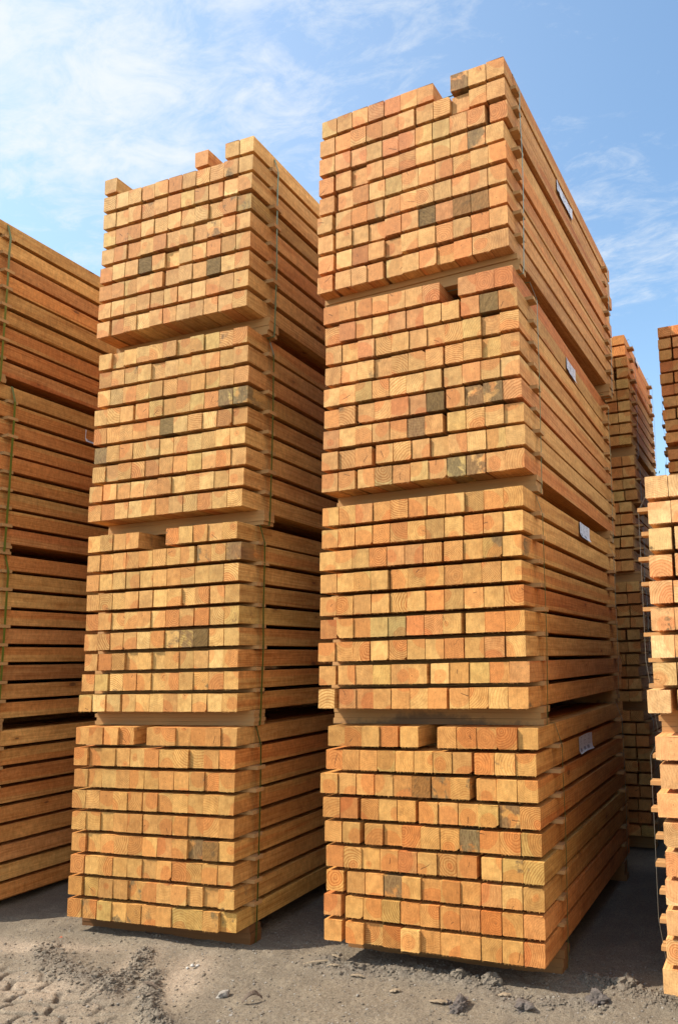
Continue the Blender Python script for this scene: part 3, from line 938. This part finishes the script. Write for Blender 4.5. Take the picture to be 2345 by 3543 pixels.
def make_ground():
    xs = axis(-3.15, 1.05, 0.0068, 420.0)
    ys = axis(-1.12, 0.55, 0.0068, 420.0)
    X, Y = np.meshgrid(xs, ys)
    H, RM, DU, GR = height(X, Y)
    far = np.clip((np.hypot(X, Y) - 6) / 20, 0, 1)
    H = H * (1 - far)
    co = np.stack([X, Y, H - 0.004], -1).reshape(-1, 3).astype(np.float32)
    ny, nx = X.shape
    idx = np.arange(nx * ny).reshape(ny, nx)
    f = np.stack([idx[:-1, :-1], idx[:-1, 1:], idx[1:, 1:], idx[1:, :-1]], -1).reshape(-1, 4).astype(np.int32)
    me = bpy.data.meshes.new('ground')
    me.vertices.add(len(co)); me.vertices.foreach_set('co', co.ravel())
    me.loops.add(f.size); me.loops.foreach_set('vertex_index', f.ravel())
    me.polygons.add(len(f))
    me.polygons.foreach_set('loop_start', np.arange(0, f.size, 4, dtype=np.int32))
    me.polygons.foreach_set('loop_total', np.full(len(f), 4, dtype=np.int32))
    me.polygons.foreach_set('use_smooth', np.ones(len(f), dtype=bool))
    me.update()
    for nm, arr in (('ridge', RM), ('dust', DU), ('groove', GR)):
        at = me.attributes.new(nm, 'FLOAT', 'POINT')
        at.data.foreach_set('value', arr.astype(np.float32).ravel())
    m, T = new_mat('sandy_ground')
    pos = T.n('ShaderNodeNewGeometry').outputs['Position']
    rid = T.n('ShaderNodeAttribute', attribute_name='ridge').outputs['Fac']
    dus = T.n('ShaderNodeAttribute', attribute_name='dust').outputs['Fac']
    gro = T.n('ShaderNodeAttribute', attribute_name='groove').outputs['Fac']
    n1 = T.noise(pos, 5.0, 5.0, 0.6)
    n2 = T.noise(pos, 60.0, 4.0, 0.65)
    n3 = T.noise(pos, 400.0, 3.0, 0.7)
    n4 = T.noise(pos, 170.0, 4.0, 0.75)
    col = T.mix(T.smooth(n1, 0.35, 0.68), (0.142, 0.116, 0.085), (0.180, 0.147, 0.106))
    col = T.mix(T.math('MULTIPLY', T.smooth(n2, 0.45, 0.70), 0.55), col, (0.108, 0.090, 0.072))
    col = T.mix(T.math('MULTIPLY', rid, 0.75), col, (0.125, 0.105, 0.084))
    col = T.mix(T.math('MULTIPLY', dus, 0.92), col, T.mix(n2, (0.300, 0.235, 0.172), (0.225, 0.178, 0.132)))
    col = T.mix(T.math('MULTIPLY', gro, 0.75), col, (0.085, 0.070, 0.055))  # shade of the tread grooves painted into the colour, besides the relief
    g = T.math('ADD', T.math('MULTIPLY_ADD', T.math('SUBTRACT', n3, 0.5), 1.4, 1.0), T.math('MULTIPLY', T.math('SUBTRACT', n4, 0.5), 3.4))
    gc = T.n('ShaderNodeCombineColor', inp={0: g, 1: g, 2: g}).outputs[0]
    col = T.mix(0.85, col, T.mix(1.0, col, gc, 'MULTIPLY'))
    vo = T.n('ShaderNodeTexVoronoi', inp={'Vector': pos, 'Scale': 150.0})
    gr = T.smooth(vo.outputs['Distance'], 0.12, 0.28, 1.0, 0.0)
    gsel = T.smooth(T.n('ShaderNodeSeparateColor', inp={0: vo.outputs['Color']}).outputs[0], 0.86, 0.88)
    col = T.mix(T.math('MULTIPLY', T.math('MULTIPLY', gr, gsel), 0.55), col, (0.30, 0.28, 0.245))
    h = T.math('ADD', T.math('MULTIPLY', n4, 0.9), T.math('ADD', T.math('MULTIPLY', n2, 0.8), T.math('MULTIPLY', T.math('MULTIPLY', gr, gsel), 0.5)))
    finish(T, col, 0.93, h, 0.75, 0.006, 0.15)
    me.materials.append(m)
    o = link_obj('ground', me)
    tag(o, kind='structure')
    return o


make_ground()


def gh(x, y):
    return float(height(np.array([x]), np.array([y]))[0][0]) - 0.004


# ------------------------------------------------------------------ loose things on the ground
ICO = {}


def ico(sub):
    if sub not in ICO:
        bm = bmesh.new()
        bmesh.ops.create_icosphere(bm, subdivisions=sub, radius=1.0)
        V = np.array([v.co[:] for v in bm.verts])
        F = np.array([[v.index for v in f.verts] for f in bm.faces])
        bm.free()
        ICO[sub] = (V, F)
    return ICO[sub]


def rocks_mesh(name, items, mat, squash, sub, lump, seed):
    """items: (x, y, z, size); lumpy stones gathered into one mesh"""
    rg = np.random.default_rng(seed)
    V, F = ico(sub)
    vs, fs = [], []
    for i, (x, y, z, sz) in enumerate(items):
        ph = rg.uniform(0, 6.28, (3, 3))
        fr = rg.uniform(1.2, 2.6, (3, 3))
        d = 1 + lump * 0.45 * sum(np.sin(V[:, k] * fr[k, 0] * 2 + ph[k, 0]) * np.cos(V[:, (k + 1) % 3] * fr[k, 1] * 2 + ph[k, 1]) for k in range(3))
        if sub > 1:
            d += lump * 0.22 * sum(np.sin(V[:, k] * 9 * fr[k, 0] + ph[k, 2]) * np.sin(V[:, (k + 2) % 3] * 8 * fr[k, 1] + ph[k, 0]) for k in range(3))
        else:
            d *= rg.uniform(0.75, 1.25, len(V))
        P = V * d[:, None] * np.array([sz * rg.uniform(.8, 1.3), sz * rg.uniform(.7, 1.1), sz * squash * rg.uniform(.8, 1.2)])
        t = rg.uniform(0, 6.28)
        c, s_ = math.cos(t), math.sin(t)
        Q = np.stack([P[:, 0] * c - P[:, 1] * s_ + x, P[:, 0] * s_ + P[:, 1] * c + y, P[:, 2] + z], 1)
        vs.append(Q)
        fs.append(F + i * len(V))
    me = bpy.data.meshes.new(name)
    me.from_pydata(np.concatenate(vs).tolist(), [], np.concatenate(fs).tolist())
    me.materials.append(mat)
    return me


def scatter(name, n, place, size, mat, seed, squash=0.65, sub=1, label=None):
    r = random.Random(seed)
    P = np.array([place(r) for _ in range(n)])
    S = np.array([size(r) for _ in range(n)])
    Z = height(P[:, 0], P[:, 1])[0] - 0.004 + S * 0.15
    o = link_obj(name, rocks_mesh(name, list(zip(P[:, 0], P[:, 1], Z, S)), mat, squash, sub, 0.35, seed))
    tag(o, kind='stuff', label=label)
    return o


def along(pts, spread):
    def f(r):
        i = r.randrange(len(pts) - 1)
        t = r.random()
        a, b = pts[i], pts[i + 1]
        return a[0] + (b[0] - a[0]) * t + r.gauss(0, spread), a[1] + (b[1] - a[1]) * t + r.gauss(0, spread)
    return f


def anyridge(r):
    pts, wdt, _ = r.choice(RIDGES)
    return along(pts, wdt * 0.55)(r)


def anywhere(r):
    return r.uniform(-3.0, 0.95), r.uniform(-1.05, 0.45)


scatter('mud_clods', 3800, anyridge, lambda r: min(0.0020 + r.expovariate(1 / 0.0026), 0.015), M_MUD, 1, 0.75, 1, 'crumbled clods of dried mud')
scatter('gravel', 4600, anywhere, lambda r: min(0.0014 + r.expovariate(1 / 0.0011), 0.009), M_STONE, 2, 0.6, 1, 'fine gravel on the sandy ground')
scatter('mud_crumbs', 4500, anywhere, lambda r: min(0.0018 + r.expovariate(1 / 0.0016), 0.011), M_MUD, 3, 0.7, 1, 'small crumbs of mud')


def single_rock(name, x, y, s, mat, label, cat, group=None, seed=0, squash=0.7, lump=0.35, n=1):
    r = random.Random(seed)
    items = [(0, 0, s * 0.3, s)]
    for k in range(1, n):
        ss = s * r.uniform(0.35, 0.75)
        items.append((r.gauss(0, s * 0.7), r.gauss(0, s * 0.5), ss * 0.3, ss))
    o = link_obj(name, rocks_mesh(name, items, mat, squash, 3, lump, seed), None, (x, y, gh(x, y)))
    tag(o, label, cat, group)
    return o


single_rock('mud_clod', -0.284, -0.188, 0.038, M_DARKMUD, 'dark purplish mud clod lying alone beside a broad wood chip', 'mud clod', 'larger mud clods', 5, 0.75, 0.55, 5)
single_rock('mud_clod', -0.242, 0.047, 0.034, M_MUD, 'lumpy mud clod close below the middle of the front right stack', 'mud clod', 'larger mud clods', 6, 0.9, 0.6, 6)
single_rock('mud_clod', -0.018, -0.141, 0.030, M_DARKMUD, 'mud clod in front of the right corner of the front right stack', 'mud clod', 'larger mud clods', 7, 0.8, 0.6, 6)
single_rock('mud_clod', 0.255, 0.011, 0.036, M_DARKMUD, 'big crumbly mud clod right of the strap corner of the front right stack', 'mud clod', 'larger mud clods', 8, 0.8, 0.6, 8)
single_rock('mud_clod', 0.341, 0.192, 0.036, M_MUD, 'mud clod at the shaded mouth of the passage between the right stacks', 'mud clod', 'larger mud clods', 9, 0.8, 0.6, 7)
single_rock('mud_clod', -0.40, 0.056, 0.028, M_MUD, 'mud clod tucked under the front edge of the front right stack', 'mud clod', 'larger mud clods', 10, 0.9, 0.6, 5)
single_rock('stone', -1.327, -0.434, 0.023, M_STONE, 'grey angular stone on open sand below the middle stack', 'stone', 'stones on the sand', 11, 0.6, 0.3)
for i, (dx_, dy_, s_) in enumerate(((0, 0, 0.011), (0.026, 0.008, 0.009), (-0.008, -0.024, 0.008))):
    single_rock('white_stone', -1.715 + dx_, -0.215 + dy_, s_, M_STONEW,
                ['largest of three white pebbles in front of the middle stack', 'right one of three white pebbles in front of the middle stack',
                 'front one of three white pebbles in front of the middle stack'][i], 'stone', 'white pebbles', 12 + i, 0.7, 0.2)


def chip(name, x, y, ln, wd, ang, label, cat, mat, seed, curl=0.0, group=None, th=0.004):
    r = random.Random(seed)
    bm = bmesh.new()
    n = 8
    rings = []
    for i in range(n + 1):
        t = i / n
        w_ = wd * 0.5 * (0.45 + 0.55 * math.sin(math.pi * t)) * r.uniform(0.45, 1.15)
        z = 0.004 + curl * 4 * t * (1 - t) + r.uniform(0, 0.0015)
        y_ = r.uniform(-1, 1) * wd * 0.16
        tt = th * (0.4 + 0.6 * math.sin(math.pi * t))
        rings.append([bm.verts.new((t * ln - ln / 2, y_ - w_, z)), bm.verts.new((t * ln - ln / 2, y_ + w_, z + curl * 0.3)),
                      bm.verts.new((t * ln - ln / 2, y_ + w_ * 0.8, z + tt + curl * 0.3)), bm.verts.new((t * ln - ln / 2, y_ - w_ * 0.8, z + tt))])
    for a, b in zip(rings, rings[1:]):
        for q in range(4):
            bm.faces.new((a[q], a[(q + 1) % 4], b[(q + 1) % 4], b[q]))
    bm.faces.new(rings[0][::-1]); bm.faces.new(rings[-1])
    bmesh.ops.recalc_face_normals(bm, faces=bm.faces[:])
    o = link_obj(name, to_mesh(name, bm, mat), None, (x, y, gh(x, y) + 0.003), (0, 0, ang))
    tag(o, label, cat, group)
    return o


CG = 'wood chips on the sand'
chip('wood_splinter', -1.115, -0.021, 0.15, 0.018, 0.55, 'long frayed pale splinter on the sand left of the front right stack', 'wood chip', M_CHIP, 21, 0.006, CG)
chip('wood_splinter', -1.02, -0.035, 0.065, 0.014, 0.2, 'short pale splinter just right of the long frayed one', 'wood chip', M_CHIP, 22, 0.003, CG)
chip('wood_splinter', -1.07, 0.055, 0.06, 0.018, -0.35, 'grey splinter nearest the bottom left corner of the front right stack', 'wood chip', M_CHIP, 23, 0.003, CG)
chip('wood_chip', -0.858, -0.08, 0.072, 0.016, 0.05, 'narrow pale wood chip below the left end of the front right stack', 'wood chip', M_CHIP, 24, 0.002, CG)
chip('wood_chip', -0.385, -0.20, 0.085, 0.032, 0.2, 'broad pale wood chip touching the dark lone mud clod', 'wood chip', M_CHIP, 25, 0.001, CG, 0.003)
chip('wood_chip', -0.133, -0.057, 0.06, 0.024, 0.35, 'small wood chip among the clods under the front right stack', 'wood chip', M_CHIP, 26, 0.002, CG)
chip('wood_chip', -0.62, -0.15, 0.05, 0.03, 0.6, 'small squarish chip on open sand in front of the front right stack', 'wood chip', M_CHIP, 29, 0.002, CG)
chip('bark_curl', -1.153, -0.453, 0.085, 0.035, 0.9, 'curled piece of dark bark standing on the open sand', 'bark piece', M_BARK, 27, 0.028, None, 0.005)
chip('stick', -1.69, -0.50, 0.10, 0.012, -0.15, 'short brown stick lying across the clod ridge below the middle stack', 'stick', M_BARK, 28, 0.004, None, 0.008)
chip('plastic_scrap', -2.657, -0.188, 0.018, 0.010, 0.1, 'tiny orange plastic scrap on the sand left of the middle stack', 'plastic scrap', M_ORANGE, 30, 0.001, None, 0.003)


# ------------------------------------------------------------------ a tree far behind, its top just showing
def far_tree(x, y, hgt, seed):
    r = random.Random(seed)
    root = bpy.data.objects.new('tree', None)
    C.objects.link(root)
    root.location = (x, y, 0)
    tag(root, 'distant green treetop between the rear stack and the far right stack', 'tree')
    bm = bmesh.new()
    def limb(a, b, r0, r1):
        d = (b - a).normalized()
        q = d.to_track_quat('Z', 'Y')
        rg = []
        for p, rr in ((a, r0), (b, r1)):
            rg.append([bm.verts.new(p + q @ Vector((rr * math.cos(t), rr * math.sin(t), 0))) for t in [i * math.pi / 3 for i in range(6)]])
        for i in range(6):
            bm.faces.new((rg[0][i], rg[0][(i + 1) % 6], rg[1][(i + 1) % 6], rg[1][i]))
    limb(Vector((0, 0, 0)), Vector((0.1, 0, hgt * 0.55)), 0.28, 0.16)
    tips = []
    for k in range(16):
        a = r.uniform(0, 6.28)
        z0 = hgt * r.uniform(0.3, 0.55)
        e = Vector((math.cos(a) * r.uniform(0.8, 2.6), math.sin(a) * r.uniform(0.8, 2.6), hgt * r.uniform(0.55, 0.97)))
        limb(Vector((0.05, 0, z0)), e, 0.09, 0.02)
        tips.append(e)
    link_obj('trunk', to_mesh('trunk', bm, M_TRUNK), root)
    bm = bmesh.new()
    for e in tips:
        for k in range(420):
            p = e + Vector((r.gauss(0, .55), r.gauss(0, .55), r.gauss(-0.1, .45)))
            s = r.uniform(0.04, 0.10)
            q = Matrix.Rotation(r.uniform(0, 6.28), 3, Vector((r.uniform(-1, 1), r.uniform(-1, 1), r.uniform(-1, 1))).normalized())
            vs = [bm.verts.new(p + q @ Vector(c)) for c in ((-s, 0, 0), (0, -s * .5, 0), (s, 0, 0), (0, s * .5, 0))]
            bm.faces.new(vs)
    link_obj('crown', to_mesh('crown', bm, M_LEAF), root)


dd = Vector((-0.136, 0.960, 0.0)) / 0.97
far_tree(1.08 + dd.x * 26, -3.17 + dd.y * 26, 8.05, 3)
